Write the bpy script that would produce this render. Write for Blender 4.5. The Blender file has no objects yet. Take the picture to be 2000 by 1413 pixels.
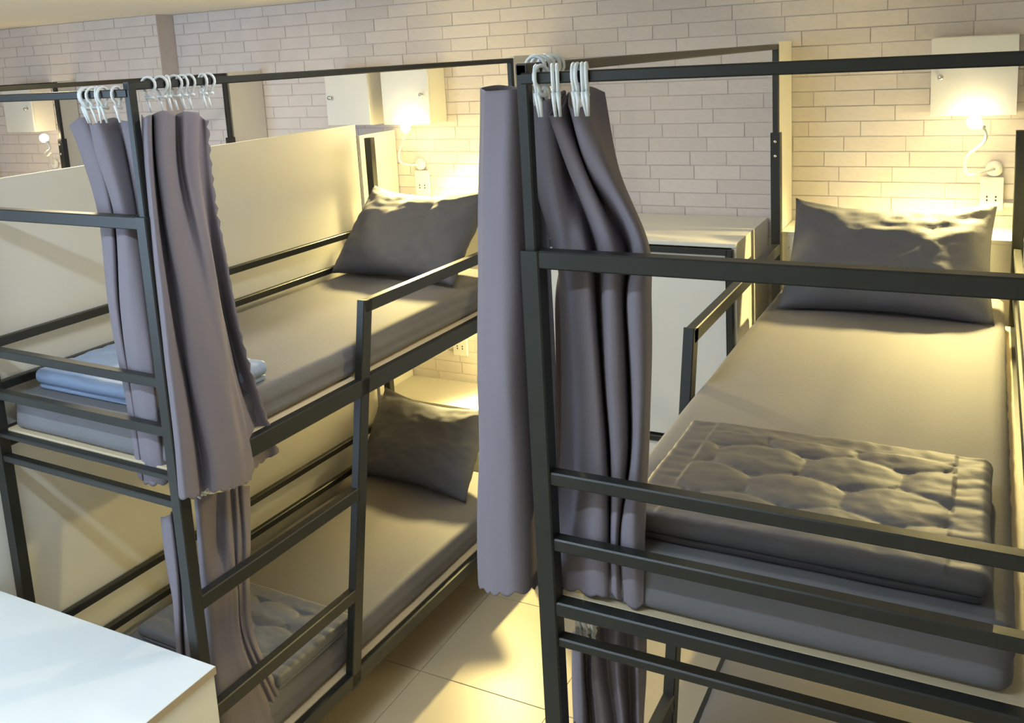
import bpy, bmesh, math, random
from mathutils import Vector, Matrix, noise
random.seed(7)
sc = bpy.context.scene
COL = sc.collection

# ------------------------------------------------------------------ camera
RW = ((0.8868662601606236, 0.4588391710346524, -0.05417427168815611),
      (0.03063265765282583, -0.17538992003997955, -0.9840223657181245),
      (-0.46100962774527154, 0.871036733480628, -0.16960286569973837))
CP = Vector((0.7910763392, -1.5739788597, 2.4591963455))
FPX, CX, CY = 1792.70, 1000.0, 414.45
cam_d = bpy.data.cameras.new('camera')
cam = bpy.data.objects.new('camera', cam_d)
COL.objects.link(cam)
cam_d.sensor_width = 36.0
cam_d.sensor_fit = 'HORIZONTAL'
cam_d.lens = 36.0 * FPX / 2000.0
cam_d.shift_y = -(706.5 - CY) / 2000.0
cam_d.clip_start = 0.05
r0, r1, r2 = (Vector(r) for r in RW)
cam.matrix_world = Matrix(((r0.x, -r1.x, -r2.x, CP.x), (r0.y, -r1.y, -r2.y, CP.y),
                           (r0.z, -r1.z, -r2.z, CP.z), (0, 0, 0, 1)))
sc.camera = cam

# ------------------------------------------------------------------ light and exposure
COOL = (0.52, 0.72, 1.0)
WARM = (1.0, 0.80, 0.31)
w = bpy.data.worlds.new('world')
sc.world = w
w.use_nodes = True
w.node_tree.nodes['Background'].inputs[0].default_value = (0.75, 0.86, 1.0, 1)
w.node_tree.nodes['Background'].inputs[1].default_value = 1.0

def area_light(name, loc, target, size, size_y, energy, color):
    d = bpy.data.lights.new(name, 'AREA')
    d.shape = 'RECTANGLE'; d.size = size; d.size_y = size_y; d.energy = energy; d.color = color
    o = bpy.data.objects.new(name, d); COL.objects.link(o)
    o.location = loc
    o.rotation_euler = (Vector(target) - Vector(loc)).to_track_quat('-Z', 'Y').to_euler()
    return o
WIN = (-3.2, -2.54, 1.75)
area_light('window_daylight', WIN, (-1.6, 0.5, 1.3), 1.9, 1.5, 46, COOL)
area_light('ceiling_light_daylight', (-1.15, -0.9, 2.735), (-1.15, -0.9, 0), 2.4, 0.05, 31, (0.66, 0.83, 1.0))
area_light('added_aisle_fill', (-0.6, 0.75, 2.765), (-0.6, 0.75, 0), 0.5, 0.5, 4.8, (0.92, 0.95, 1.0))  # unseen fill added to brighten the back wall and aisle cabinet
area_light('ceiling_light_warm', (-2.52, 0.90, 2.765), (-2.52, 0.90, 0), 0.12, 0.12, 11, (1.0, 0.86, 0.58))
UP_W, LOW_W, FAR_W = 95.0, 62.0, 50.0
sc.view_settings.view_transform = 'Standard'
sc.view_settings.look = 'None'
sc.view_settings.exposure = 0.9
sc.view_settings.gamma = 1.0
sc.view_settings.use_curve_mapping = False
sc.cycles.use_denoising = True

# ------------------------------------------------------------------ materials
def mat(name, color, rough=0.6, metallic=0.0, noise_scale=None, noise_amt=0.15, bump=0.0, bump_scale=200.0,
        rand=0.0, emit=None, emit_str=0.0, stretch=None, coat=0.0):
    m = bpy.data.materials.new(name); m.use_nodes = True
    nt = m.node_tree; b = nt.nodes['Principled BSDF']
    b.inputs['Roughness'].default_value = rough
    b.inputs['Metallic'].default_value = metallic
    b.inputs['Base Color'].default_value = (*color, 1)
    b.inputs['Coat Weight'].default_value = coat
    tc = nt.nodes.new('ShaderNodeTexCoord')
    vec = tc.outputs['Object']
    if stretch:
        mp = nt.nodes.new('ShaderNodeMapping'); mp.inputs['Scale'].default_value = stretch
        nt.links.new(vec, mp.inputs['Vector']); vec = mp.outputs['Vector']
    val = None
    if noise_scale:
        n = nt.nodes.new('ShaderNodeTexNoise'); n.inputs['Scale'].default_value = noise_scale
        n.inputs['Detail'].default_value = 5
        nt.links.new(vec, n.inputs['Vector'])
        val = n.outputs['Fac']
        mr = nt.nodes.new('ShaderNodeMapRange')
        mr.inputs['To Min'].default_value = 1 - noise_amt; mr.inputs['To Max'].default_value = 1 + noise_amt
        nt.links.new(val, mr.inputs['Value']); val = mr.outputs['Result']
    if rand:
        oi = nt.nodes.new('ShaderNodeObjectInfo')
        mr2 = nt.nodes.new('ShaderNodeMapRange')
        mr2.inputs['To Min'].default_value = 1 - rand; mr2.inputs['To Max'].default_value = 1 + rand
        nt.links.new(oi.outputs['Random'], mr2.inputs['Value'])
        if val:
            mu = nt.nodes.new('ShaderNodeMath'); mu.operation = 'MULTIPLY'
            nt.links.new(val, mu.inputs[0]); nt.links.new(mr2.outputs['Result'], mu.inputs[1]); val = mu.outputs[0]
        else:
            val = mr2.outputs['Result']
    if val:
        hs = nt.nodes.new('ShaderNodeHueSaturation')
        hs.inputs['Color'].default_value = (*color, 1)
        nt.links.new(val, hs.inputs['Value'])
        nt.links.new(hs.outputs['Color'], b.inputs['Base Color'])
    if bump:
        n2 = nt.nodes.new('ShaderNodeTexNoise'); n2.inputs['Scale'].default_value = bump_scale
        n2.inputs['Detail'].default_value = 3
        nt.links.new(vec, n2.inputs['Vector'])
        bp = nt.nodes.new('ShaderNodeBump'); bp.inputs['Strength'].default_value = bump
        bp.inputs['Distance'].default_value = 0.004
        nt.links.new(n2.outputs['Fac'], bp.inputs['Height']); nt.links.new(bp.outputs['Normal'], b.inputs['Normal'])
    if emit:
        b.inputs['Emission Color'].default_value = (*emit, 1)
        b.inputs['Emission Strength'].default_value = emit_str
    return m
M = dict(
    metal=mat('black_painted_steel', (0.017, 0.018, 0.015), 0.40, 0.0, 14, 0.35, 0.06, 60),
    white=mat('white_laminate', (0.75, 0.735, 0.67), 0.42, 0, 6, 0.03),
    edge=mat('beige_edge_band', (0.55, 0.43, 0.27), 0.5),
    door=mat('pale_door_laminate', (0.78, 0.79, 0.76), 0.45, 0, 5, 0.03),
    curtain=mat('lilac_grey_curtain_cloth', (0.198, 0.172, 0.194), 0.85, 0, 3, 0.06, 0.12, 500),
    sheet=mat('grey_bed_sheet', (0.155, 0.148, 0.150), 0.72, 0, 4, 0.06, 0.12, 90),
    pillow=mat('dark_grey_pillowcase', (0.095, 0.096, 0.112), 0.75, 0, 5, 0.08, 0.15, 60),
    quilt=mat('grey_satin_quilt', (0.095, 0.088, 0.09), 0.55, 0, 9, 0.12, 0.2, 45),
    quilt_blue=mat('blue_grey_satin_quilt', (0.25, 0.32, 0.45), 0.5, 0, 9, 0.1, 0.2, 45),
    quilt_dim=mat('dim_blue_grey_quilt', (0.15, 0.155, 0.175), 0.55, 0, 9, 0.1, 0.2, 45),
    wood=mat('pale_plywood', (0.62, 0.50, 0.32), 0.55, 0, 30, 0.12, stretch=(1, 8, 1)),
    brick=mat('whitewashed_brick', (0.76, 0.705, 0.69), 0.9, 0, 9, 0.09, 0.5, 70, rand=0.05),
    mortar=mat('grey_mortar', (0.63, 0.57, 0.555), 0.95, 0, 25, 0.1),
    paint=mat('cream_paint', (0.86, 0.83, 0.75), 0.9, 0, 2, 0.02),
    tile=mat('glossy_cream_tile', (0.58, 0.50, 0.35), 0.36, 0, 3, 0.06, rand=0.03),
    grout=mat('grey_grout', (0.38, 0.33, 0.24), 0.9),
    plastic=mat('white_plastic', (0.82, 0.84, 0.82), 0.35),
    hole=mat('dark_socket_hole', (0.03, 0.03, 0.03), 0.6),
    chrome=mat('chrome', (0.75, 0.75, 0.75), 0.18, 1.0),
    bulb=mat('glowing_bulb', (1, 0.95, 0.8), 0.4, emit=(1.0, 0.80, 0.45), emit_str=32.0),
    panel=mat('glowing_panel', (1, 1, 1), 0.4, emit=(0.80, 0.89, 1.0), emit_str=2.0),
    glass=mat('window_pane', (0.8, 0.88, 1.0), 0.1, emit=COOL, emit_str=1.0),
)

# ------------------------------------------------------------------ helpers
def ray(px, py):
    v = Vector(((px - CX) / FPX, (py - CY) / FPX, 1.0))
    return r0 * v.x + r1 * v.y + r2 * v.z
def PY(px, py, Y):
    d = ray(px, py); return CP + d * ((Y - CP.y) / d.y)
def PX(px, py, X):
    d = ray(px, py); return CP + d * ((X - CP.x) / d.x)
def PZ(px, py, Z):
    d = ray(px, py); return CP + d * ((Z - CP.z) / d.z)

def link(o, parent=None):
    COL.objects.link(o)
    if parent: o.parent = parent
    return o
def mesh_obj(name, verts, faces, m, parent=None, smooth=False):
    me = bpy.data.meshes.new(name); me.from_pydata([tuple(v) for v in verts], [], faces)
    me.update()
    if smooth: me.polygons.foreach_set('use_smooth', [True] * len(me.polygons))
    me.materials.append(M[m])
    return link(bpy.data.objects.new(name, me), parent)
def thing(name, label, cat, loc=(0, 0, 0), rz=0.0, group=None):
    o = bpy.data.objects.new(name, None); link(o); o.location = loc; o.rotation_euler = (0, 0, rz)
    o.empty_display_size = 0.1
    o['label'] = label; o['category'] = cat
    if group: o['group'] = group
    return o
def tag(o, label, cat, group=None):
    o['label'] = label; o['category'] = cat
    if group: o['group'] = group
    return o
def struct(o):
    o['kind'] = 'structure'; return o

def beam_geo(p0, p1, wd, ht, c=0.003, up=(0, 0, 1)):
    p0 = Vector(p0); p1 = Vector(p1); d = (p1 - p0).normalized(); up = Vector(up)
    if abs(d.dot(up)) > 0.95: up = Vector((0, 1, 0))
    s = d.cross(up).normalized(); u = s.cross(d).normalized()
    a, b = wd / 2, ht / 2
    prof = [(a - c, b), (a, b - c), (a, -b + c), (a - c, -b), (-a + c, -b), (-a, -b + c), (-a, b - c), (-a + c, b)]
    vs = [p + s * x + u * y for p in (p0, p1) for x, y in prof]
    fs = [tuple(range(8)), tuple(range(15, 7, -1))]
    fs += [(i + 8, (i + 1) % 8 + 8, (i + 1) % 8, i) for i in range(8)]
    return vs, fs
def beam(name, p0, p1, wd, ht, parent=None, m='metal', c=0.003, up=(0, 0, 1)):
    vs, fs = beam_geo(p0, p1, wd, ht, c, up)
    return mesh_obj(name, vs, fs, m, parent)
def box(name, lo, hi, m, parent=None, c=0.002):
    lo = Vector(lo); hi = Vector(hi); mid = (lo + hi) / 2
    return beam(name, (lo.x, mid.y, mid.z), (hi.x, mid.y, mid.z), hi.y - lo.y, hi.z - lo.z, parent, m, c)
def tube_geo(path, r, seg=8, close=False):
    path = [Vector(p) for p in path]; vs = []; fs = []; n = len(path)
    prev = None
    for i, p in enumerate(path):
        if close: d = path[(i + 1) % n] - path[i - 1]
        else: d = path[min(i + 1, n - 1)] - path[max(i - 1, 0)]
        d.normalize()
        if prev is None:
            s = d.orthogonal().normalized()
        else:
            s = (prev - d * prev.dot(d)).normalized()
        prev = s; u = d.cross(s)
        rr = r[i] if isinstance(r, (list, tuple)) else r
        for k in range(seg):
            a = 2 * math.pi * k / seg
            vs.append(p + s * math.cos(a) * rr + u * math.sin(a) * rr)
    for i in range(n if close else n - 1):
        j = (i + 1) % n
        for k in range(seg):
            l = (k + 1) % seg
            fs.append((i * seg + k, i * seg + l, j * seg + l, j * seg + k))
    if not close:
        fs.append(tuple(range(seg - 1, -1, -1))); fs.append(tuple((n - 1) * seg + k for k in range(seg)))
    return vs, fs
def tube(name, path, r, m, parent=None, seg=8, close=False):
    vs, fs = tube_geo(path, r, seg, close)
    return mesh_obj(name, vs, fs, m, parent, True)
def cat(ps, n):
    out = []; N = len(ps)
    for i in range(N - 1):
        a, b, c, d = ps[max(i - 1, 0)], ps[i], ps[i + 1], ps[min(i + 2, N - 1)]
        for k in range(n):
            t = k / n
            out.append(0.5 * ((2 * b) + (c - a) * t + (2 * a - 5 * b + 4 * c - d) * t * t + (3 * b - a - 3 * c + d) * t ** 3))
    out.append(ps[-1].copy())
    return out
def lathe(name, prof, center, axis, m, parent=None, seg=20):
    ax = Vector(axis).normalized(); s = ax.orthogonal().normalized(); u = ax.cross(s); ce = Vector(center)
    vs = []; fs = []
    for (r, h) in prof:
        for k in range(seg):
            a = 2 * math.pi * k / seg
            vs.append(ce + ax * h + (s * math.cos(a) + u * math.sin(a)) * r)
    for i in range(len(prof) - 1):
        for k in range(seg):
            l = (k + 1) % seg
            fs.append((i * seg + k, i * seg + l, (i + 1) * seg + l, (i + 1) * seg + k))
    fs.append(tuple(range(seg - 1, -1, -1))); fs.append(tuple((len(prof) - 1) * seg + k for k in range(seg)))
    return mesh_obj(name, vs, fs, m, parent, True)
def ball(name, center, r, m, parent=None):
    prof = [(r * math.sin(math.pi * (i + .25) / 12.5), -r * math.cos(math.pi * (i + .25) / 12.5)) for i in range(13)]
    return lathe(name, prof, center, (0, 0, 1), m, parent, 16)

# ------------------------------------------------------------------ room
YW, ZC = 2.60, 2.81
XL, XR, YB = -6.6, 2.3, -2.6
fl = struct(box('floor', (XL, YB, -0.08), (XR, YW + 0.1, -0.004), 'grout'))
tile_me = None
T = 0.583
ny0 = -10; k = 0
tx0, ty0 = -1.21, 1.19
for i in range(-10, 7):
    for j in range(-9, 4):
        x0, y0 = tx0 + i * T, ty0 + j * T
        if x0 + T < XL or x0 > XR or y0 + T < YB or y0 > YW: continue
        if tile_me is None:
            o = box('floor_tile', (0.0015, 0.0015, -0.01), (T - 0.0015, T - 0.0015, 0.0), 'tile', fl, 0.0012); tile_me = o.data
        else:
            o = link(bpy.data.objects.new('floor_tile', tile_me), fl)
        o.location = (x0, y0, random.uniform(-0.0004, 0.0004))
struct(box('ceiling', (XL, YB, ZC), (XR, YW + 0.1, ZC + 0.1), 'paint'))
wb = struct(box('wall_back', (XL, YW, 0), (XR, YW + 0.1, ZC), 'mortar'))
struct(box('wall_right', (XR, YB, 0), (XR + 0.1, YW + 0.1, ZC), 'paint'))
struct(box('wall_left', (XL - 0.1, YB, 0), (XL, YW + 0.1, ZC), 'paint'))
# rear wall with a window opening
wr = struct(box('wall_rear', (XL, YB - 0.1, 0), (XR, YB, 0.95), 'paint'))
box('wall_panel', (XL, YB - 0.1, 2.55), (XR, YB, ZC), 'paint', wr)
box('wall_panel', (XL, YB - 0.1, 0.95), (-4.3, YB, 2.55), 'paint', wr)
box('wall_panel', (-2.1, YB - 0.1, 0.95), (XR, YB, 2.55), 'paint', wr)
wn = struct(box('window_1', (-4.3, YB - 0.08, 0.95), (-2.1, YB - 0.06, 2.55), 'glass'))
for a, b in (((-4.3, 0.95), (-4.3, 2.55)), ((-2.1, 0.95), (-2.1, 2.55)), ((-4.3, 0.95), (-2.1, 0.95)), ((-4.3, 2.55), (-2.1, 2.55)), ((-3.2, 0.95), (-3.2, 2.55))):
    beam('window_frame', (a[0], YB - 0.05, a[1]), (b[0], YB - 0.05, b[1]), 0.05, 0.05, wn, 'white')
pil = struct(box('wall_pillar', (XL, YW - 0.13, 0), (-3.70, YW, ZC), 'mortar'))
# bricks
BH, BL = 0.0655, 0.215
brick_me = None
cands = []
def brick_rows(x0, x1, yface, z0, z1, tagk):
    nz = int((z1 - z0) / BH) + 1
    for r in range(nz):
        z = z0 + r * BH
        x = x0 - random.uniform(0, BL)
        while x < x1:
            L = BL * random.choice((0.8, 1.0, 1.0, 1.15, 1.3))
            a, b = max(x, x0), min(x + L, x1)
            zz = min(z + BH, z1)
            if b - a > 0.03 and zz - z > 0.02: cands.append((a, b, yface, z, zz, tagk))
            x += L
brick_rows(-3.70, XR, YW, 0.0, ZC, 0)
brick_rows(XL, -3.70, YW - 0.13, 0.0, ZC, 1)
def vis(cn):
    a, b, y, z, zz, tg = cn
    xm = (a + b) / 2
    good = False
    if z > 1.62 and -3.7 < xm < 0.95: good = True
    if 0.62 < z < 1.25 and -2.1 < xm < -1.4: good = True
    if tg == 1 and z > 2.15 and xm > -5.2: good = True
    if z > 1.7 and 0.86 < xm < 0.98: good = True
    return good
vs_, rest = [], []
for cn in cands: (vs_ if vis(cn) else rest).append(cn)
vs_.sort(key=lambda q: (Vector(((q[0] + q[1]) / 2, q[2], q[3])) - CP).length)
rest += vs_[300:]; vs_ = vs_[:300]
unit = None
G = 0.0022
for a, b, y, z, zz, tg in vs_:
    par = pil if tg else wb
    if unit is None:
        o = mesh_obj('brick', *beam_geo((-0.5, 0, 0), (0.5, 0, 0), 1, 1, 0.03), 'brick', par); unit = o.data
    else:
        o = link(bpy.data.objects.new('brick', unit), par)
    pr = random.uniform(0.0025, 0.0045)
    o.scale = (b - a - 2 * G, pr * 2, zz - z - 2 * G)
    o.location = ((a + b) / 2, y, (z + zz) / 2)
for tg, par in ((0, wb), (1, pil)):
    V, F = [], []
    for a, b, y, z, zz, t2 in rest:
        if t2 != tg: continue
        vs, fs = beam_geo((a + G, y, (z + zz) / 2), (b - G, y, (z + zz) / 2), random.uniform(0.005, 0.009), zz - z - 2 * G, 0.002)
        n0 = len(V); V += vs; F += [tuple(i + n0 for i in f) for f in fs]
    o = mesh_obj('brick_field', V, F, 'brick', par); o['kind'] = 'stuff'

# ------------------------------------------------------------------ partitions and built-in boards
def board(name, lo, hi, label, catg, m='white', group=None):
    return tag(box(name, lo, hi, m), label, catg, group)
board('partition_panel', (-2.136, -0.02, 0.0), (-2.118, 2.25, 2.145), 'tall cream partition board behind the left bunk bed', 'partition')
board('partition_panel', (0.985, 0.10, 0.0), (1.003, 2.28, 2.145), 'cream partition board at the right edge beside the right bunk bed', 'partition')
board('divider_board', (-2.130, 2.27, 0.0), (-2.112, YW - 0.009, 2.085), 'short cream side board between left bunk head and brick wall', 'partition')
board('divider_board', (-0.012, 2.325, 0.0), (0.006, YW - 0.009, 2.45), 'narrow white upright board behind the right bunk post', 'partition')
board('divider_board', (-1.192, 2.24, 0.0), (-1.174, YW - 0.009, 2.45), 'white upright board behind the aisle post of the left bunk', 'partition')
board('divider_board', (-3.045, 2.325, 0.0), (-3.027, YW - 0.009, 2.445), 'cream upright board beside the far black post beyond the partition', 'partition')
board('divider_board', (-4.52, 2.325, 0.0), (-4.50, YW - 0.14, 2.445), 'cream upright board at the far left edge by the glowing lamp', 'partition')

def shelf(label, x0, x1, yf, zt, zb):
    t = thing('head_shelf', label, 'shelf', ((x0 + x1) / 2, (yf + YW) / 2, zb), 0, 'white boxed shelves behind the bed heads')
    hx, hy = (x1 - x0) / 2, (YW - 0.009 - yf) / 2
    box('shelf_top', (-hx, -hy, zt - zb - 0.018), (hx, hy, zt - zb), 'white', t)
    box('shelf_front', (-hx, -hy + 0.004, 0), (hx, -hy + 0.022, zt - zb - 0.018), 'door', t)
    for sx in (-hx + 0.03, hx - 0.03):
        lathe('screw', [(0.006, 0), (0.005, 0.002)], (sx, -hy + 0.004, zt - zb - 0.07), (0, -1, 0), 'chrome', t, 8)
    return t
shelf('white boxed shelf behind the upright pillow on the right bunk', 0.010, 0.975, 2.33, 1.655, 1.30)
shelf('white boxed shelf behind the pillow of the left upper bunk', -2.108, -1.196, 2.26, 1.655, 1.30)
shelf('white boxed shelf lit by lamp in the left lower bunk', -2.108, -1.196, 2.26, 0.675, 0.20)
shelf('white boxed shelf in the lower bunk on the right', 0.010, 0.975, 2.33, 0.675, 0.20)

# ------------------------------------------------------------------ bunk beds
PT = 0.040
def make_bed(label, loc, rz, m, wd, ln, gy, ly, foot=(1.318, 0.032)):
    t = thing('bunk_bed', label, 'bunk bed', loc, rz, 'black steel bunk beds')
    def bm(n, a, b, wdt, ht): return beam(n, (a[0] * m, a[1], a[2]), (b[0] * m, b[1], b[2]), wdt, ht, t)
    posts = [(0, 0, 1), (0, ln, 1), (wd, 0, 1), (wd, ln, 0)]
    for x, y, ext in posts:
        p = bm('post', (x, y, 0), (x, y, 2.08), PT, PT)
        if ext:
            bm('post_extension', (x, y, 2.06), (x, y, 2.437), 0.024, 0.024)
        for zz in ((2.045, 1.985) if y > 0.5 and x == 0 else ()):
            lathe('bolt', [(0.007, 0), (0.007, 0.004), (0.004, 0.007)], (x * m, y - PT / 2, zz), (0, -1, 0), 'chrome', p, 8)
    e = PT / 2
    bm('curtain_rail', (0, -0.012, 2.430), (0, ln + 0.012, 2.430), 0.022, 0.022)
    bm('curtain_rail', (0, -0.004, 2.412), (wd, -0.004, 2.412), 0.022, 0.022)
    for z, h in ((2.0625, 0.036), (1.607, 0.028), (1.462, 0.028), foot, (1.241, 0.021), (0.252, 0.05)):
        bm('foot_rail', (e, 0, z), (wd - e, 0, z), 0.034 if h > 0.03 else 0.03, h)
    for z, h in ((1.302, 0.045), (0.252, 0.05)):
        bm('head_rail', (e, ln, z), (wd - e, ln, z), 0.034, h)
    for x in (0, wd):
        bm('side_rail', (x, e, 1.302), (x, ln - e, 1.302), 0.034, 0.062)
        bm('side_rail', (x, e, 0.252), (x, ln - e, 0.252), 0.034, 0.05)
    for z in (1.622, 1.478, 0.585, 0.435):
        bm('back_rail', (wd, e, z), (wd, ln - e, z), 0.026, 0.03)
    # aisle guard that bends down into the ladder upright
    bm('guard_rail', (0, ln - e, 1.590), (0, gy - 0.02, 1.590), 0.034, 0.045)
    bm('ladder_upright', (0, gy, 1.612), (0, ly, 0.22), 0.034, 0.05)
    for z in (0.925, 0.562):
        yy = gy + (ly - gy) * (1.6 - z) / (1.6 - 0.22)
        bm('rung', (0, e, z), (0, yy - 0.018, z), 0.034, 0.045)
    for zb in (1.3335, 0.2815):
        box('bed_board', (min(0.014 * m, m * (wd - 0.014)), 0.016, zb - 0.0075), (max(0.014 * m, m * (wd - 0.014)), ln - e - 0.004, zb), 'wood', t, 0.001)
    return t
LA, WA = 2.063, 0.843
LB, WB = 2.29, 0.89
A_LOC, A_RZ = (-1.232, 0.132, 0), -0.03
bedA = make_bed('black steel bunk bed on the left with ladder rungs and two curtains', A_LOC, A_RZ, -1, WA, LA, 0.89, 0.64, (1.322, 0.014))
bedB = make_bed('black steel bunk bed on the right, quilt folded on its upper mattress', (0, 0, 0), 0, 1, WB, LB, 1.04, 0.66)
bedC = make_bed('black steel bunk bed beyond the cream partition, only its top post showing', (-3.037, 0.14, 0), 0, 1, 0.86, LB - 0.13, 0.91, 0.53)
bedD = make_bed('black steel bunk bed at the far left edge, only its post top showing', (-4.48, 0.14, 0), 0, -1, 0.89, LB - 0.13, 0.91, 0.53)

# ------------------------------------------------------------------ mattresses
def rounded_box(name, dx, dy, dz, r, m, nx, ny, nz, disp=None, parent=None):
    bmh = bmesh.new()
    def add_face(o, u, v, nu, nv):
        g = [[bmh.verts.new(o + u * (i / nu) + v * (j / nv)) for j in range(nv + 1)] for i in range(nu + 1)]
        for i in range(nu):
            for j in range(nv):
                bmh.faces.new((g[i][j], g[i + 1][j], g[i + 1][j + 1], g[i][j + 1]))
    X, Y, Z = Vector((dx, 0, 0)), Vector((0, dy, 0)), Vector((0, 0, dz))
    o = Vector((-dx / 2, -dy / 2, 0))
    add_face(o + Z, X, Y, nx, ny); add_face(o, Y, X, ny, nx)
    add_face(o, X, Z, nx, nz); add_face(o + Y, Z, X, nz, nx)
    add_face(o, Z, Y, nz, ny); add_face(o + X, Y, Z, ny, nz)
    bmesh.ops.remove_doubles(bmh, verts=bmh.verts, dist=1e-5)
    for v in bmh.verts:
        c = Vector((max(-dx / 2 + r, min(dx / 2 - r, v.co.x)), max(-dy / 2 + r, min(dy / 2 - r, v.co.y)), max(r, min(dz - r, v.co.z))))
        d = v.co - c
        n = d.normalized() if d.length > 1e-6 else Vector((0, 0, 0))
        if d.length > 1e-6: v.co = c + n * r
        if disp: v.co += disp(v.co, n)
    bmesh.ops.recalc_face_normals(bmh, faces=bmh.faces)
    me = bpy.data.meshes.new(name); bmh.to_mesh(me); bmh.free()
    me.polygons.foreach_set('use_smooth', [True] * len(me.polygons))
    me.materials.append(M[m])
    return link(bpy.data.objects.new(name, me), parent)
def bed_point(loc, rz, x, y, z):
    return Vector(loc) + Matrix.Rotation(rz, 3, 'Z') @ Vector((x, y, z))
def mattress(label, loc, rz, m, wd, ln, z, seed, y0=0.022, y1=0.05):
    dx, dy, dz = wd - 0.075, ln - y0 - y1, 0.118
    def disp(p, n):
        side = 1 - abs(n.z)
        q = Vector((p.x * 3, p.y * 3, p.z * 2 + seed))
        amp = 0.004 * noise.noise(q * 1.3)
        wr = 0
        if side > 0.3:
            s = p.y if abs(n.x) > abs(n.y) else p.x
            wr = 0.0035 * noise.noise(Vector((s * 26 + p.z * 30, seed, p.z * 10))) * side
            if abs(n.x) > abs(n.y): wr += 0.006 * math.sin(p.z * 120 + p.y * 1.2) * side * 0.5
        sag = 0.004 * noise.noise(Vector((p.x * 7 + seed, p.y * 2.0, 0))) if n.z > 0.5 else 0
        lean = 0.022 * max(0, p.z / dz) if n.y < -0.2 else 0
        return n * (amp * 0.6 + wr) + Vector((0, lean, sag))
    o = rounded_box('mattress', dx, dy, dz, 0.026, 'sheet', 40, 90, 8, disp)
    o.location = bed_point(loc, rz, m * wd / 2, y0 + dy / 2, z); o.rotation_euler = (0, 0, rz)
    return tag(o, label, 'mattress', 'mattresses in grey fitted sheets')
mattress('grey sheeted mattress on the left upper bunk', A_LOC, A_RZ, -1, WA, LA, 1.334, 3.1)
mattress('grey sheeted mattress on the left lower bunk near the floor', A_LOC, A_RZ, -1, WA, LA, 0.282, 8.7)
mattress('grey sheeted mattress on the right upper bunk under the folded quilt', (0, 0, 0), 0, 1, WB, LB, 1.334, 5.2)
mattress('brownish lit mattress on the right lower bunk, seen below the rails', (0, 0, 0), 0, 1, WB, LB, 0.282, 1.7)

# ------------------------------------------------------------------ pillows
def pillow(label, center, wdt, hgt, thick, tilt, rz, seed, sag=0.0):
    N = 44; vs = []; fs = []
    def pt(i, j, s):
        u = -1 + 2 * i / N; v = -1 + 2 * j / N
        x = u * wdt / 2 * (1 - 0.055 * (1 - v * v) ** 1)
        y = v * hgt / 2 * (1 - 0.11 * (1 - u * u))
        e = max(0.0, 1 - abs(u) ** 3.2) ** 0.55 * max(0.0, 1 - abs(v) ** 3.2) ** 0.55
        wr = 0.012 * noise.noise(Vector((u * 3.2 + seed, v * 2.6, s * 2.0))) + 0.006 * noise.noise(Vector((u * 8 + seed, v * 7, s)))
        cr = 0.010 * math.sin(9 * math.atan2(v - 0.9, abs(u) - 1.05)) * min(1, e * 2) * max(0, (abs(u) - 0.35))
        z = s * (thick / 2 * e + wr * min(1, e * 2.5) + cr)
        y -= sag * (1 - u * u) * max(0, v)
        return Vector((x, y, z))
    for s in (1, -1):
        n0 = len(vs)
        for i in range(N + 1):
            for j in range(N + 1): vs.append(pt(i, j, s))
        for i in range(N):
            for j in range(N):
                a = n0 + i * (N + 1) + j
                q = (a, a + N + 1, a + N + 2, a + 1)
                fs.append(q if s > 0 else q[::-1])
    o = mesh_obj('pillow', vs, fs, 'pillow', None, True)
    b = bmesh.new(); b.from_mesh(o.data); bmesh.ops.remove_doubles(b, verts=b.verts, dist=0.0008); b.to_mesh(o.data); b.free()
    # local y = up the pillow, local z = its front
    o.matrix_world = Matrix.Translation(center) @ Matrix.Rotation(rz, 4, 'Z') @ Matrix.Rotation(math.radians(tilt), 4, 'X')
    return tag(o, label, 'pillow', 'dark grey pillows')
pillow('dark grey pillow propped upright on the right upper bunk', (0.455, 2.035, 1.638), 0.73, 0.53, 0.21, 43, 0.0, 2.0, 0.05)
pillow('dark grey pillow on the left upper bunk against its shelf', (-1.64, 1.985, 1.652), 0.73, 0.53, 0.21, 45, -0.08, 6.5, 0.04)
pillow('dark grey pillow in the left lower bunk, lit from behind', (-1.665, 1.99, 0.590), 0.70, 0.46, 0.18, 52, -0.10, 11.3, 0.02)

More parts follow.
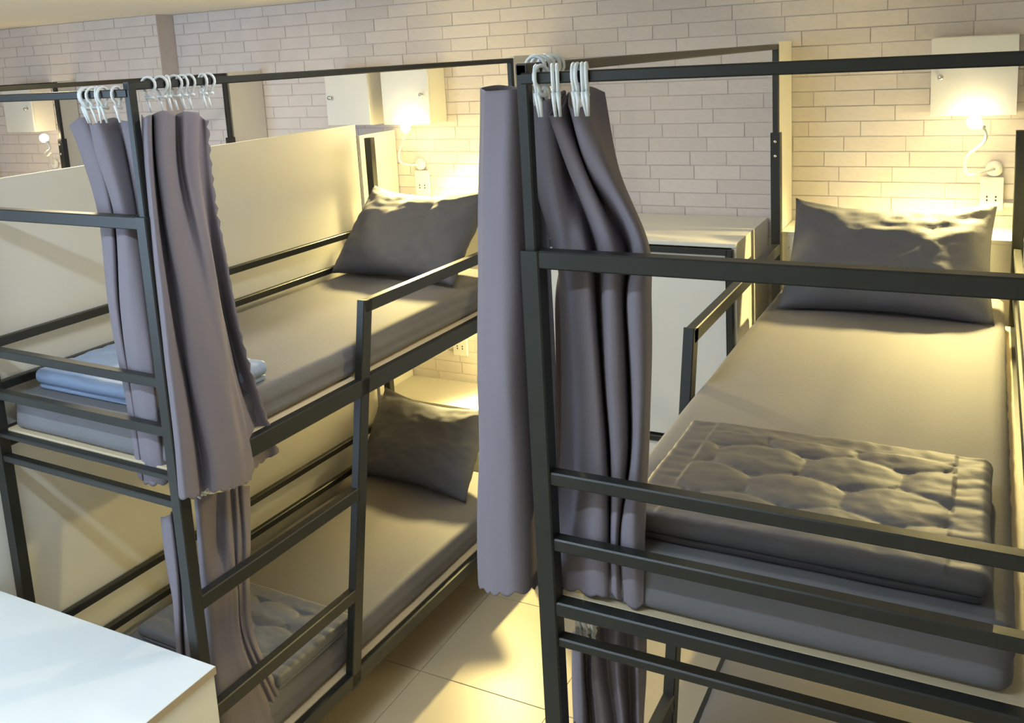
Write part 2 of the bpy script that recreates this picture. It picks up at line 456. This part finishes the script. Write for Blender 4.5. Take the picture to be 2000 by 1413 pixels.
# ------------------------------------------------------------------ folded quilts
def quilt(label, center, dx, dy, dz, rz, seed, m='quilt'):
    t = thing('folded_quilt', label, 'quilt', center, rz, 'folded grey quilts')
    def cell(x, y):
        # staggered oval medallions stitched in rows
        px, py = 0.20, 0.125
        best = 9
        r = round(y / py)
        for rr in (r - 1, r, r + 1):
            off = 0.5 * px if rr % 2 else 0
            c = round((x - off) / px)
            for cc in (c - 1, c, c + 1):
                ex = (x - cc * px - off) / (px * 0.52); ey = (y - rr * py) / (py * 0.60)
                best = min(best, ex * ex + ey * ey)
        return best
    hs = (0.30, 0.70); zacc = 0.0
    for L in range(2):
        topl = L == 1; lh = dz * hs[L]
        ins = 0.0 if topl else 0.010
        def disp(p, n, L=L, topl=topl):
            d = Vector((0, 0, 0))
            if n.z > 0.3 or n.length < 1e-6:
                if topl:
                    b = cell(p.x + 0.03, p.y + 0.05)
                    border = min(dx / 2 - abs(p.x), dy / 2 - abs(p.y))
                    h = 0.0065 * max(0.0, 1 - b * b) if b < 1 else -0.002
                    if border < 0.07: h = 0.002 * abs(math.sin(p.y * 70 + 2 * noise.noise(p * 9))) if dx / 2 - abs(p.x) < 0.07 else 0.004
                    h += 0.0035 * noise.noise(Vector((p.x * 9 + seed, p.y * 20, 0))) + 0.0016 * noise.noise(Vector((p.x * 30 + seed, p.y * 40, 1)))
                    d.z += h
            side = 1 - abs(n.z) if n.length > 0 else 0
            d += n * (0.006 * noise.noise(Vector((p.x * 7, p.y * 7, seed + L))) * side)
            return d
        o = rounded_box('quilt_fold', dx - 2 * ins, dy - ins, lh * 1.02, lh * 0.45, m, 150 if topl else 40, 96 if topl else 30, 6, disp, t)
        o.location = (0, ins / 2, zacc); zacc += lh * 0.985
    return t
quilt('dark grey quilt with oval stitching folded on the right upper bunk', (0.472, 0.345, 1.452), 0.685, 0.52, 0.060, 0.0, 4.0)
quilt('folded blue-grey quilt on the foot of the left upper bunk', (-1.635, 0.415, 1.452), 0.70, 0.36, 0.066, -0.03, 9.0, 'quilt_blue')
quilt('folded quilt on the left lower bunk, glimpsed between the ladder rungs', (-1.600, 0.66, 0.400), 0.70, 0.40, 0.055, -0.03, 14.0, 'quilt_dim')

# ------------------------------------------------------------------ curtains
def curtain(name, label, rows, rings, ring_axis, scallop=0.0, side_scallop=0.0, rail_z=None, nc=7, nr=14, folds=0.0, group='lilac grey bunk curtains'):
    """rows: (py, [(px, axis, value), ...]) - the line of sight through each pixel met with the plane the cloth hangs in"""
    ctl = []
    for py, pts in rows:
        line = []
        for q in pts:
            px, ax, v = q[0], q[1], q[2]
            yy = q[3] if len(q) > 3 else py
            line.append(PX(px, yy, v) if ax == 'X' else PY(px, yy, v))
        ctl.append(cat(line, nc))
    cols = list(zip(*ctl))
    grid = [cat(list(c), nr) for c in cols]
    nC, nR = len(grid), len(grid[0])
    arc = [0.0]
    for i in range(1, nC): arc.append(arc[-1] + (grid[i][-1] - grid[i - 1][-1]).length)
    vs = []; fs = []
    for i in range(nC):
        for j in range(nR):
            p = grid[i][j].copy()
            f = j / (nR - 1)
            s = arc[i]
            p += Vector((noise.noise(Vector((s * 16, p.z * 3.5, 1.0))), noise.noise(Vector((s * 16, p.z * 3.5, 5.0))), 0)) * 0.006
            if folds: p += Vector((0, 1, 0)) * folds * math.sin(s * 55 + 2 * noise.noise(Vector((0, p.z * 3, s))))
            if scallop and f > 0.93:
                k = (f - 0.93) / 0.07
                p.z -= scallop * (abs(math.sin(math.pi * s / 0.042)) - 0.5) * k
            vs.append(p)
    if side_scallop:
        for j in range(nR):
            g = vs[(nC - 1) * nR + j]
            g.y += side_scallop * abs(math.sin(math.pi * g.z / 0.045))
    for i in range(nC - 1):
        for j in range(nR - 1):
            a = i * nR + j
            fs.append((a, a + 1, a + nR + 1, a + nR))
    base = sum(vs, Vector()) / len(vs); base.z = min(v.z for v in vs)
    t = thing(name, label, 'curtain', base, 0, group)
    o = mesh_obj('curtain_cloth', [v - base for v in vs], fs, 'curtain', t, True)
    sm = o.modifiers.new('thick', 'SOLIDIFY'); sm.thickness = 0.003; sm.offset = 0
    for (p, low, lean) in rings:
        p = Vector(p) - base; low = Vector(low) - base
        path = []
        ax = Vector((0, 1, 0)) if ring_axis == 'X' else Vector((1, 0, 0))
        ax = (ax + (Vector((1, 0, 0)) if ring_axis == 'X' else Vector((0, 1, 0))) * lean).normalized()
        for k in range(13):
            a = math.radians(-150 + 300 * k / 12)
            path.append(p + ax * math.sin(a) * 0.019 + Vector((0, 0, 1)) * math.cos(a) * 0.021)
        drop = p - Vector((0, 0, 1)) * 0.034
        path = [drop + ax * -0.004] + path + [drop + ax * 0.004]
        g = tube('curtain_ring', path, 0.0040, 'plastic', t, 6)
        tube('ring_clip', [drop + ax * 0.012 - Vector((0, 0, .002)), drop - ax * 0.012 + Vector((0, 0, .002)), drop - ax * 0.006 - Vector((0, 0, .012)), low], [0.0050, 0.0050, 0.0042, 0.0030], 'plastic', g, 6)
    return t
def rings_on(pts, zr, dz=0.075):
    out = []
    for k, (x, y) in enumerate(pts):
        out.append(((x, y, zr), (x + random.uniform(-.004, .004), y + random.uniform(-.004, .004), zr - dz), random.uniform(-0.6, 0.6)))
    return out
def Amix(x, y): 
    q = bed_point(A_LOC, A_RZ, x, y, 0); return (q.x, q.y)
Y1 = 0.20
# left bunk, hung from the foot rail
curtain('bunk_curtain', 'lilac grey curtain behind the foot rails, left of the near post', [
    (228, [(140, 'Y', .24, 240), (136, 'Y', .20, 245), (152, 'Y', .18, 232), (172, 'Y', .20, 228), (166, 'Y', .23), (180, 'Y', .17, 244), (196, 'Y', .17, 236), (222, 'Y', .22, 230), (232, 'Y', .22, 234), (240, 'Y', .18, 236), (258, 'Y', .18, 238)]),
    (300, [(160, 'Y', .25), (158, 'Y', .21), (172, 'Y', .18), (192, 'Y', .19), (194, 'Y', .24), (188, 'Y', .17), (212, 'Y', .165), (238, 'Y', .20), (246, 'Y', .22), (250, 'Y', .20), (266, 'Y', .19)]),
    (430, [(196, 'Y', .26), (194, 'Y', .22), (202, 'Y', .19), (219, 'Y', .19), (226, 'Y', .24), (226, 'Y', .18), (242, 'Y', .165), (262, 'Y', .19), (268, 'Y', .21), (270, 'Y', .21), (276, 'Y', .20)]),
    (600, [(214, 'Y', .26), (213, 'Y', .22), (218, 'Y', .19), (230, 'Y', .19), (236, 'Y', .23), (236, 'Y', .18), (254, 'Y', .165), (282, 'Y', .18), (288, 'Y', .21), (290, 'Y', .22), (292, 'Y', .21)]),
    (780, [(246, 'Y', .20), (246, 'Y', .19), (250, 'Y', .175), (258, 'Y', .175), (260, 'Y', .19), (261, 'Y', .17), (276, 'Y', .155), (300, 'Y', .16), (306, 'Y', .175), (309, 'Y', .185), (310, 'Y', .19)]),
    (925, [(272, 'Y', .168), (271, 'Y', .165), (274, 'Y', .160, 930), (280, 'Y', .158, 940), (282, 'Y', .165, 942), (284, 'Y', .157, 944), (296, 'Y', .154, 946), (316, 'Y', .156, 946), (324, 'Y', .160, 944), (328, 'Y', .164, 942), (330, 'Y', .166, 940)]),
], rings_on([Amix(-x, -0.004) for x in (0.185, 0.175, 0.145, 0.125, 0.105, 0.05)], 2.410), 'X', 0.010)
# left bunk, hung from the aisle rail
XO = -1.19
curtain('bunk_curtain', 'lilac grey curtain hanging outside the ladder side of the left bunk', [
    (224, [(276, 'X', -1.25), (280, 'X', -1.21, 230), (288, 'X', -1.19, 226), (296, 'X', -1.20), (299, 'X', -1.25), (303, 'X', -1.20, 222), (320, 'X', -1.185, 216), (336, 'X', -1.20, 222), (344, 'X', -1.24, 224), (360, 'X', -1.22, 218), (384, 'X', -1.22, 220), (390, 'X', -1.29, 226), (402, 'X', -1.28, 236)]),
    (330, [(280, 'X', -1.25), (284, 'X', -1.21), (291, 'X', -1.185), (300, 'X', -1.20), (305, 'X', -1.25), (306, 'X', -1.20), (320, 'X', -1.175), (336, 'X', -1.19), (354, 'X', -1.24), (364, 'X', -1.21), (386, 'X', -1.21), (392, 'X', -1.30), (410, 'X', -1.29)]),
    (500, [(297, 'X', -1.25), (301, 'X', -1.21), (309, 'X', -1.18), (318, 'X', -1.19), (326, 'X', -1.23), (332, 'X', -1.20), (340, 'X', -1.17), (360, 'X', -1.18), (384, 'X', -1.19), (402, 'X', -1.18), (414, 'X', -1.20), (416, 'X', -1.31), (436, 'X', -1.27)]),
    (700, [(321, 'X', -1.23), (324, 'X', -1.20), (332, 'X', -1.17), (346, 'X', -1.18), (356, 'X', -1.22), (364, 'X', -1.19), (376, 'X', -1.165), (400, 'X', -1.155), (428, 'X', -1.16), (446, 'X', -1.18), (450, 'X', -1.22), (458, 'X', -1.30), (480, 'X', -1.23)]),
    (880, [(343, 'X', -1.20), (346, 'X', -1.185), (355, 'X', -1.165), (374, 'X', -1.17), (388, 'X', -1.21), (396, 'X', -1.19), (408, 'X', -1.155), (436, 'X', -1.145), (468, 'X', -1.15), (486, 'X', -1.18), (494, 'X', -1.22), (512, 'X', -1.25, 872), (538, 'X', -1.225, 868)]),
    (968, [(352, 'X', -1.20), (355, 'X', -1.185, 972), (366, 'X', -1.165, 976), (384, 'X', -1.17, 970), (398, 'X', -1.20, 958), (404, 'X', -1.185, 955), (416, 'X', -1.155, 960), (440, 'X', -1.145, 958), (470, 'X', -1.15, 948), (486, 'X', -1.18, 940), (496, 'X', -1.22, 918), (514, 'X', -1.25, 900), (536, 'X', -1.225, 888)]),
], rings_on([Amix(0.0, y) for y in (0.06, 0.10, 0.125, 0.15, 0.175, 0.20, 0.25, 0.27)], 2.430), 'Y', 0.010, 0.012)
# left lower bunk
curtain('bunk_curtain', 'crumpled lilac curtain of the left lower bunk behind the ladder rungs', [
    (975, [(380, 'X', -1.285, 962), (392, 'X', -1.27, 966), (420, 'X', -1.285, 964), (444, 'X', -1.265, 960), (452, 'X', -1.285, 956), (459, 'X', -1.27, 954), (466, 'X', -1.285, 950), (475, 'X', -1.27, 950), (486, 'X', -1.29, 950)]),
    (1060, [(386, 'X', -1.285), (398, 'X', -1.262), (424, 'X', -1.285), (446, 'X', -1.258), (457, 'X', -1.28), (464, 'X', -1.268), (470, 'X', -1.282), (478, 'X', -1.27), (487, 'X', -1.285)]),
    (1150, [(394, 'X', -1.285), (406, 'X', -1.266), (430, 'X', -1.262), (456, 'X', -1.258), (463, 'X', -1.278), (468, 'X', -1.267), (473, 'X', -1.278), (480, 'X', -1.27), (488, 'X', -1.282)]),
    (1260, [(404, 'X', -1.283), (416, 'X', -1.266), (440, 'X', -1.262), (470, 'X', -1.258), (479, 'X', -1.274), (484, 'X', -1.265), (490, 'X', -1.274), (496, 'X', -1.266), (504, 'X', -1.276)]),
    (1413, [(426, 'X', -1.275), (440, 'X', -1.264), (470, 'X', -1.262), (528, 'X', -1.260), (543, 'X', -1.273), (552, 'X', -1.265), (560, 'X', -1.273), (569, 'X', -1.266), (580, 'X', -1.274)]),
    (1500, [(440, 'X', -1.275), (455, 'X', -1.264), (490, 'X', -1.262), (556, 'X', -1.26), (574, 'X', -1.272), (586, 'X', -1.265), (598, 'X', -1.272), (610, 'X', -1.266), (626, 'X', -1.274)]),
], rings_on([Amix(-0.028, y) for y in (0.09, 0.11, 0.13, 0.15, 0.17)], 1.262, 0.05), 'Y')
curtain('bunk_curtain', 'narrow lilac curtain strip left of the near post above the white cabinet', [
    (1002, [(314, 'Y', .24, 1012), (318, 'Y', .20, 1010), (334, 'Y', .19, 1004), (336, 'Y', .23, 1000), (350, 'Y', .20, 998), (372, 'Y', .22, 998)]),
    (1080, [(322, 'Y', .24), (326, 'Y', .20), (340, 'Y', .19), (346, 'Y', .23), (356, 'Y', .20), (378, 'Y', .22)]),
    (1180, [(338, 'Y', .24), (341, 'Y', .20), (350, 'Y', .19), (354, 'Y', .22), (362, 'Y', .20), (384, 'Y', .22)]),
    (1300, [(346, 'Y', .24), (349, 'Y', .20), (357, 'Y', .19), (361, 'Y', .22), (372, 'Y', .20), (396, 'Y', .22)]),
], [], 'X')
# right bunk
curtain('bunk_curtain', 'smooth lilac grey curtain panel hanging left of the right bunk post', [
    (174, [(1064, 'X', -.014, 176), (1012, 'Y', .20, 170), (975, 'Y', .19, 166), (948, 'Y', .14, 170), (941, 'Y', .10), (952, 'Y', .05, 178), (985, 'Y', .02, 176), (1012, 'Y', .04, 174), (1026, 'Y', .09, 172)]),
    (400, [(1070, 'X', -.016), (1010, 'Y', .20), (972, 'Y', .19), (944, 'Y', .14), (937, 'Y', .10), (950, 'Y', .04), (985, 'Y', .01), (1016, 'Y', .04), (1030, 'Y', .10)]),
    (800, [(1086, 'X', -.03), (1020, 'Y', .20), (972, 'Y', .18), (942, 'Y', .13), (935, 'Y', .09), (950, 'Y', .03), (990, 'Y', .00), (1026, 'Y', .03), (1042, 'Y', .10)]),
    (1060, [(1094, 'X', -.04), (1026, 'Y', .20), (974, 'Y', .18), (943, 'Y', .13), (936, 'Y', .09), (952, 'Y', .03), (996, 'Y', .00), (1036, 'Y', .03), (1054, 'Y', .10)]),
    (1150, [(1098, 'X', -.04, 1130), (1028, 'Y', .20, 1130), (978, 'Y', .18, 1130), (946, 'Y', .13, 1135), (938, 'Y', .09, 1140), (954, 'Y', .03, 1156), (998, 'Y', .00, 1160), (1038, 'Y', .03, 1150), (1056, 'Y', .10, 1140)]),
], rings_on([(0.0, y) for y in (0.05, 0.075, 0.10, 0.12, 0.14)], 2.432), 'Y', 0.012)
curtain('bunk_curtain', 'lilac grey curtain gathered in three folds inside the right bunk foot', [
    (196, [(1062, 'Y', .10, 182), (1020, 'Y', .07, 200), (1050, 'Y', .05, 198), (1078, 'Y', .06, 192), (1104, 'Y', .12, 176), (1098, 'Y', .09, 196), (1072, 'Y', .035, 224), (1092, 'Y', .04, 218), (1112, 'Y', .12, 180), (1114, 'Y', .035, 208), (1142, 'Y', .05, 206), (1150, 'Y', .12, 170), (1182, 'Y', .14, 180)]),
    (330, [(1080, 'Y', .16), (1036, 'Y', .07), (1066, 'Y', .05), (1092, 'Y', .07), (1112, 'Y', .13), (1120, 'Y', .11), (1110, 'Y', .05), (1138, 'Y', .05), (1142, 'Y', .12), (1150, 'Y', .06), (1180, 'Y', .05), (1196, 'Y', .09), (1206, 'Y', .14)]),
    (480, [(1100, 'Y', .16), (1078, 'Y', .10), (1096, 'Y', .07), (1120, 'Y', .07), (1146, 'Y', .07), (1162, 'Y', .13), (1174, 'Y', .06), (1196, 'Y', .05), (1212, 'Y', .09), (1226, 'Y', .13), (1240, 'Y', .06), (1258, 'Y', .06), (1264, 'Y', .12)]),
    (600, [(1084, 'Y', .16), (1100, 'Y', .13), (1112, 'Y', .08), (1136, 'Y', .055), (1160, 'Y', .06), (1170, 'Y', .13), (1181, 'Y', .06), (1198, 'Y', .05), (1212, 'Y', .07), (1221, 'Y', .13), (1228, 'Y', .06), (1252, 'Y', .055), (1268, 'Y', .10)]),
    (880, [(1090, 'Y', .16), (1110, 'Y', .13), (1126, 'Y', .08), (1152, 'Y', .055), (1178, 'Y', .06), (1188, 'Y', .13), (1193, 'Y', .06), (1208, 'Y', .05), (1222, 'Y', .07), (1230, 'Y', .13), (1238, 'Y', .06), (1254, 'Y', .055), (1270, 'Y', .10)]),
    (1050, [(1094, 'Y', .06), (1114, 'Y', .055), (1132, 'Y', .04), (1156, 'Y', .022), (1180, 'Y', .028), (1190, 'Y', .055), (1195, 'Y', .03), (1203, 'Y', .022), (1209, 'Y', .035), (1213, 'Y', .055), (1218, 'Y', .03), (1240, 'Y', .022), (1262, 'Y', .045)]),
    (1165, [(1100, 'Y', .032, 1150), (1118, 'Y', .030, 1152), (1134, 'Y', .026, 1156), (1158, 'Y', .020, 1164), (1180, 'Y', .022, 1162), (1192, 'Y', .032, 1158), (1199, 'Y', .024, 1162), (1206, 'Y', .020, 1168), (1214, 'Y', .026, 1172), (1217, 'Y', .030, 1176), (1222, 'Y', .022, 1182), (1238, 'Y', .019, 1188), (1256, 'Y', .026, 1182)]),
], rings_on([(x, -0.004) for x in (0.028, 0.038, 0.062, 0.072, 0.105, 0.113, 0.122, 0.130)], 2.414), 'X', 0.008)
curtain('bunk_curtain', 'dark crumpled curtain of the right lower bunk under the bed rail', [
    (1236, [(1118, 'Y', .12), (1132, 'Y', .07, 1232), (1150, 'Y', .10, 1228), (1162, 'Y', .06, 1226), (1184, 'Y', .10, 1222), (1204, 'Y', .06, 1222), (1226, 'Y', .10, 1224), (1246, 'Y', .07, 1226), (1262, 'Y', .11, 1226)]),
    (1320, [(1118, 'Y', .13), (1134, 'Y', .07), (1148, 'Y', .12), (1164, 'Y', .05), (1190, 'Y', .09), (1206, 'Y', .05), (1228, 'Y', .11), (1246, 'Y', .07), (1262, 'Y', .11)]),
    (1420, [(1122, 'Y', .13), (1138, 'Y', .07), (1154, 'Y', .12), (1176, 'Y', .05), (1200, 'Y', .09), (1214, 'Y', .05), (1230, 'Y', .11), (1246, 'Y', .07), (1258, 'Y', .11)]),
    (1560, [(1126, 'Y', .13), (1142, 'Y', .07), (1158, 'Y', .12), (1180, 'Y', .05), (1204, 'Y', .09), (1218, 'Y', .05), (1234, 'Y', .11), (1248, 'Y', .07), (1258, 'Y', .11)]),
], rings_on([(x, 0.042) for x in (0.038, 0.047, 0.056, 0.066, 0.077)], 1.277, 0.06), 'X')

# ------------------------------------------------------------------ lockers, lamps, sockets
def locker(label, x0, x1, knob_left, z0=2.125, z1=2.432, yf=2.425, yb=None):
    yb = YW - 0.009 if yb is None else yb
    t = thing('wall_locker', label, 'locker', ((x0 + x1) / 2, yb, z0), 0, 'small white wall lockers')
    hx = (x1 - x0) / 2; d = yf - yb; h = z1 - z0
    box('locker_body', (-hx, d + 0.016, 0), (hx, 0, h), 'white', t)
    dr = box('locker_door', (-hx, d, 0.002), (hx, d + 0.014, h - 0.002), 'door', t)
    kx = -hx + 0.035 if knob_left else hx - 0.035
    lathe('door_knob', [(0.005, 0), (0.005, 0.01), (0.011, 0.014), (0.012, 0.022), (0.007, 0.028)], (kx, d, h * 0.5), (0, -1, 0), 'chrome', dr, 12)
    return t
locker('white wall locker with its knob on the left, beside a second locker', -2.43, -2.15, True)
locker('white wall locker with its knob on the right, above the left lamp', -2.06, -1.772, False)
locker('white wall locker above the glowing lamp on the right', 0.572, 0.872, True)
locker('white wall locker at the far left edge above a lamp', -5.02, -4.74, False, yf=2.30, yb=YW - 0.14)

def lamp(label, base, path, head, power, aim=(0, -0.8, -1), group='gooseneck reading lamps'):
    base = Vector(base)
    t = thing('reading_lamp', label, 'lamp', base, 0, group)
    rel = [Vector(p) - base for p in path]
    lathe('wall_base', [(0.032, 0), (0.032, 0.008), (0.027, 0.018), (0.012, 0.022)], (0, 0, 0), (0, -1, 0), 'plastic', t, 20)
    tube('gooseneck', cat([Vector((0, -0.018, 0))] + rel, 8), 0.0058, 'plastic', t, 8)
    h = Vector(head) - base
    ball('bulb', h, 0.027, 'bulb', t)
    tube('bulb_socket', [rel[-1], h + (rel[-1] - h) * 0.55], [0.010, 0.015], 'plastic', t, 12)
    aim = Vector(aim).normalized()
    ld = bpy.data.lights.new('lamp_beam', 'SPOT'); ld.energy = power; ld.color = WARM; ld.shadow_soft_size = 0.026
    ld.spot_size = math.radians(140); ld.spot_blend = 0.9
    lo = bpy.data.objects.new('lamp_beam', ld); COL.objects.link(lo); lo.parent = t
    lo.location = h + aim * 0.034
    lo.rotation_euler = aim.to_track_quat('-Z', 'Y').to_euler()
    return t
def socket(label, x, z, y=None):
    y = YW - 0.009 if y is None else y
    t = thing('power_socket', label, 'socket', (x, y, z), 0, 'white power sockets')
    box('socket_plate', (-0.042, -0.018, -0.068), (0.042, 0, 0.068), 'plastic', t, 0.004)
    for sx in (-0.016, 0.016):
        for sz in (-0.026, -0.012):
            box('socket_hole', (sx - 0.003, -0.0195, sz - 0.004), (sx + 0.003, -0.0175, sz + 0.004), 'hole', t, 0.0005)
    return t
yl = 2.37
lamp('glowing gooseneck lamp on the brick wall above the right pillow', (0.805, YW - 0.009, 1.897),
     [PY(1893, 342, 2.48), PY(1885, 322, 2.44), PY(1892, 302, 2.40), PY(1915, 285, yl), PY(1926, 268, yl), PY(1922, 252, yl)], PY(1903, 238, yl), UP_W, (-0.2, -0.5, -1))
lamp('glowing gooseneck lamp by the partition above the left pillow', (-1.956, YW - 0.009, 1.897),
     [PY(806, 322, 2.50), PY(784, 318, 2.45), PY(779, 306, 2.40), PY(781, 292, yl), PY(787, 276, yl), PY(790, 262, yl)], PY(792, 248, yl), UP_W, (0.7, -0.5, -1))
lamp('glowing reading lamp at the far left edge of the room', (-4.80, YW - 0.14, 1.897),
     [PY(100, 300, 2.36), PY(92, 306, 2.32), PY(88, 300, 2.29), PY(98, 290, 2.26), PY(94, 280, 2.25)], PY(86, 270, 2.25), FAR_W)
lamp('reading lamp in the left lower bunk hidden behind the hanging curtain', (-1.70, YW - 0.009, 1.03),
     [(-1.70, 2.50, 1.00), (-1.66, 2.45, 1.01), (-1.60, 2.42, 1.06)], (-1.515, 2.41, 1.11), LOW_W * 1.10, (0.7, -0.7, -1))
lamp('reading lamp in the right lower bunk hidden below the upper mattress', (0.62, YW - 0.009, 1.03),
     [(0.62, 2.50, 1.00), (0.58, 2.46, 1.02), (0.55, 2.44, 1.08)], (0.53, 2.44, 1.12), LOW_W * 0.5)
socket('white power socket under the lamp on the right', 0.797, 1.795)
socket('white power socket under the lamp by the left pillow', -1.946, 1.795)
socket('bright white power socket in the left lower bunk', -1.775, 0.90)
tag(box('cable_duct', (0.842, YW - 0.022, 1.74), (0.98, YW - 0.009, 1.758), 'plastic'), 'thin white cable duct running right from the socket', 'cable duct')

# ------------------------------------------------------------------ aisle cabinet with black frame
cx0, cx1, cyf, czt = -1.13, -0.10, 2.0, 1.665
t = thing('aisle_cabinet', 'tall white cabinet with black steel front frame between the two bunks', 'cabinet', ((cx0 + cx1) / 2, 2.30, 0))
ox = (cx0 + cx1) / 2
hx, hf, hb = (cx1 - cx0) / 2, cyf - 2.30, YW - 0.012 - 2.30
box('side_panel', (hx - 0.018, hf, 0), (hx, hb, czt - 0.018), 'white', t)
box('side_panel', (-hx, hf, 0), (-hx + 0.018, hb, czt - 0.018), 'white', t)
box('top_panel', (-hx, hf - 0.004, czt - 0.018), (hx, hb, czt), 'white', t)
box('back_panel', (-hx + 0.018, hb - 0.012, 0), (hx - 0.018, hb, czt - 0.018), 'white', t)
box('bottom_panel', (-hx + 0.018, hf + 0.02, 0.06), (hx - 0.018, hb - 0.012, 0.078), 'white', t)
for z0_, z1_ in ((0.82, 1.625), (0.05, 0.78)):
    for x0_, x1_ in ((-hx + 0.04, -0.003), (0.003, hx - 0.042)):
        d = box('cabinet_door', (x0_, hf - 0.010, z0_), (x1_, hf + 0.006, z1_), 'door', t)
for x in (-hx + 0.02, hx - 0.022):
    beam('frame_post', (x, hf - 0.012, 0), (x, hf - 0.012, czt - 0.022), 0.024, 0.024, t)
for z in (czt - 0.034, 0.80, 0.03):
    beam('frame_bar', (-hx + 0.032, hf - 0.012, z), (hx - 0.034, hf - 0.012, z), 0.024, 0.024, t)

# ------------------------------------------------------------------ white cabinet in the near left corner
t = thing('foot_cabinet', 'low white cabinet with beige edged top in the near left corner', 'cabinet', (-1.95, -0.30, 0))
box('cabinet_top', (-0.83, -0.42, 0.768), (0.83, 0.385, 0.792), 'door', t, 0.001)
box('edge_band', (0.8301, -0.42, 0.7685), (0.8316, 0.385, 0.7915), 'edge', t, 0.0003)
box('edge_band', (-0.83, -0.4216, 0.7685), (0.83, -0.4201, 0.7915), 'edge', t, 0.0003)
box('side_panel', (0.806, -0.405, 0), (0.826, 0.38, 0.768), 'white', t)
box('side_panel', (-0.826, -0.405, 0), (-0.806, 0.38, 0.768), 'white', t)
box('back_panel', (-0.806, 0.362, 0), (0.806, 0.378, 0.768), 'white', t)
for a, b in ((-0.806, -0.004), (0.004, 0.806)):
    d = box('cabinet_door', (a, -0.41, 0.06), (b, -0.392, 0.764), 'white', t)
lathe('screw', [(0.004, 0), (0.003, 0.0015)], (0.826, 0.25, 0.705), (1, 0, 0), 'edge', t, 8)

# ------------------------------------------------------------------ ceiling lights
def ceiling_light(label, x, y, s=0.6):  # builds the added out-of-view panel that houses the aisle fill
    t = thing('ceiling_light', label, 'ceiling light', (x, y, ZC), 0, 'added square fill light panels')
    h = s / 2
    box('light_frame', (-h, -h, -0.035), (h, h, 0), 'white', t)
    box('diffuser', (-h + 0.03, -h + 0.03, -0.04), (h - 0.03, h - 0.03, -0.034), 'panel', t)
    return t
ceiling_light('square white fill light panel added over the aisle between the bunks', -0.6, 0.75)
t = thing('ceiling_light', 'long white tube light on the ceiling in front of the bunks', 'ceiling light', (-1.15, -0.9, ZC), 0)
box('light_housing', (-1.25, -0.04, -0.05), (1.25, 0.04, 0), 'white', t)
tube('light_tube', [(-1.2, 0, -0.066), (1.2, 0, -0.066)], 0.013, 'panel', t, 12)
t = thing('ceiling_light', 'small round ceiling downlight at the top left edge', 'ceiling light', (-2.52, 0.90, ZC), 0)
lathe('light_frame', [(0.085, 0), (0.085, -0.012), (0.075, -0.018)], (0, 0, 0), (0, 0, 1), 'white', t, 32)
lathe('diffuser', [(0.070, -0.012), (0.066, -0.022)], (0, 0, 0), (0, 0, 1), 'panel', t, 32)
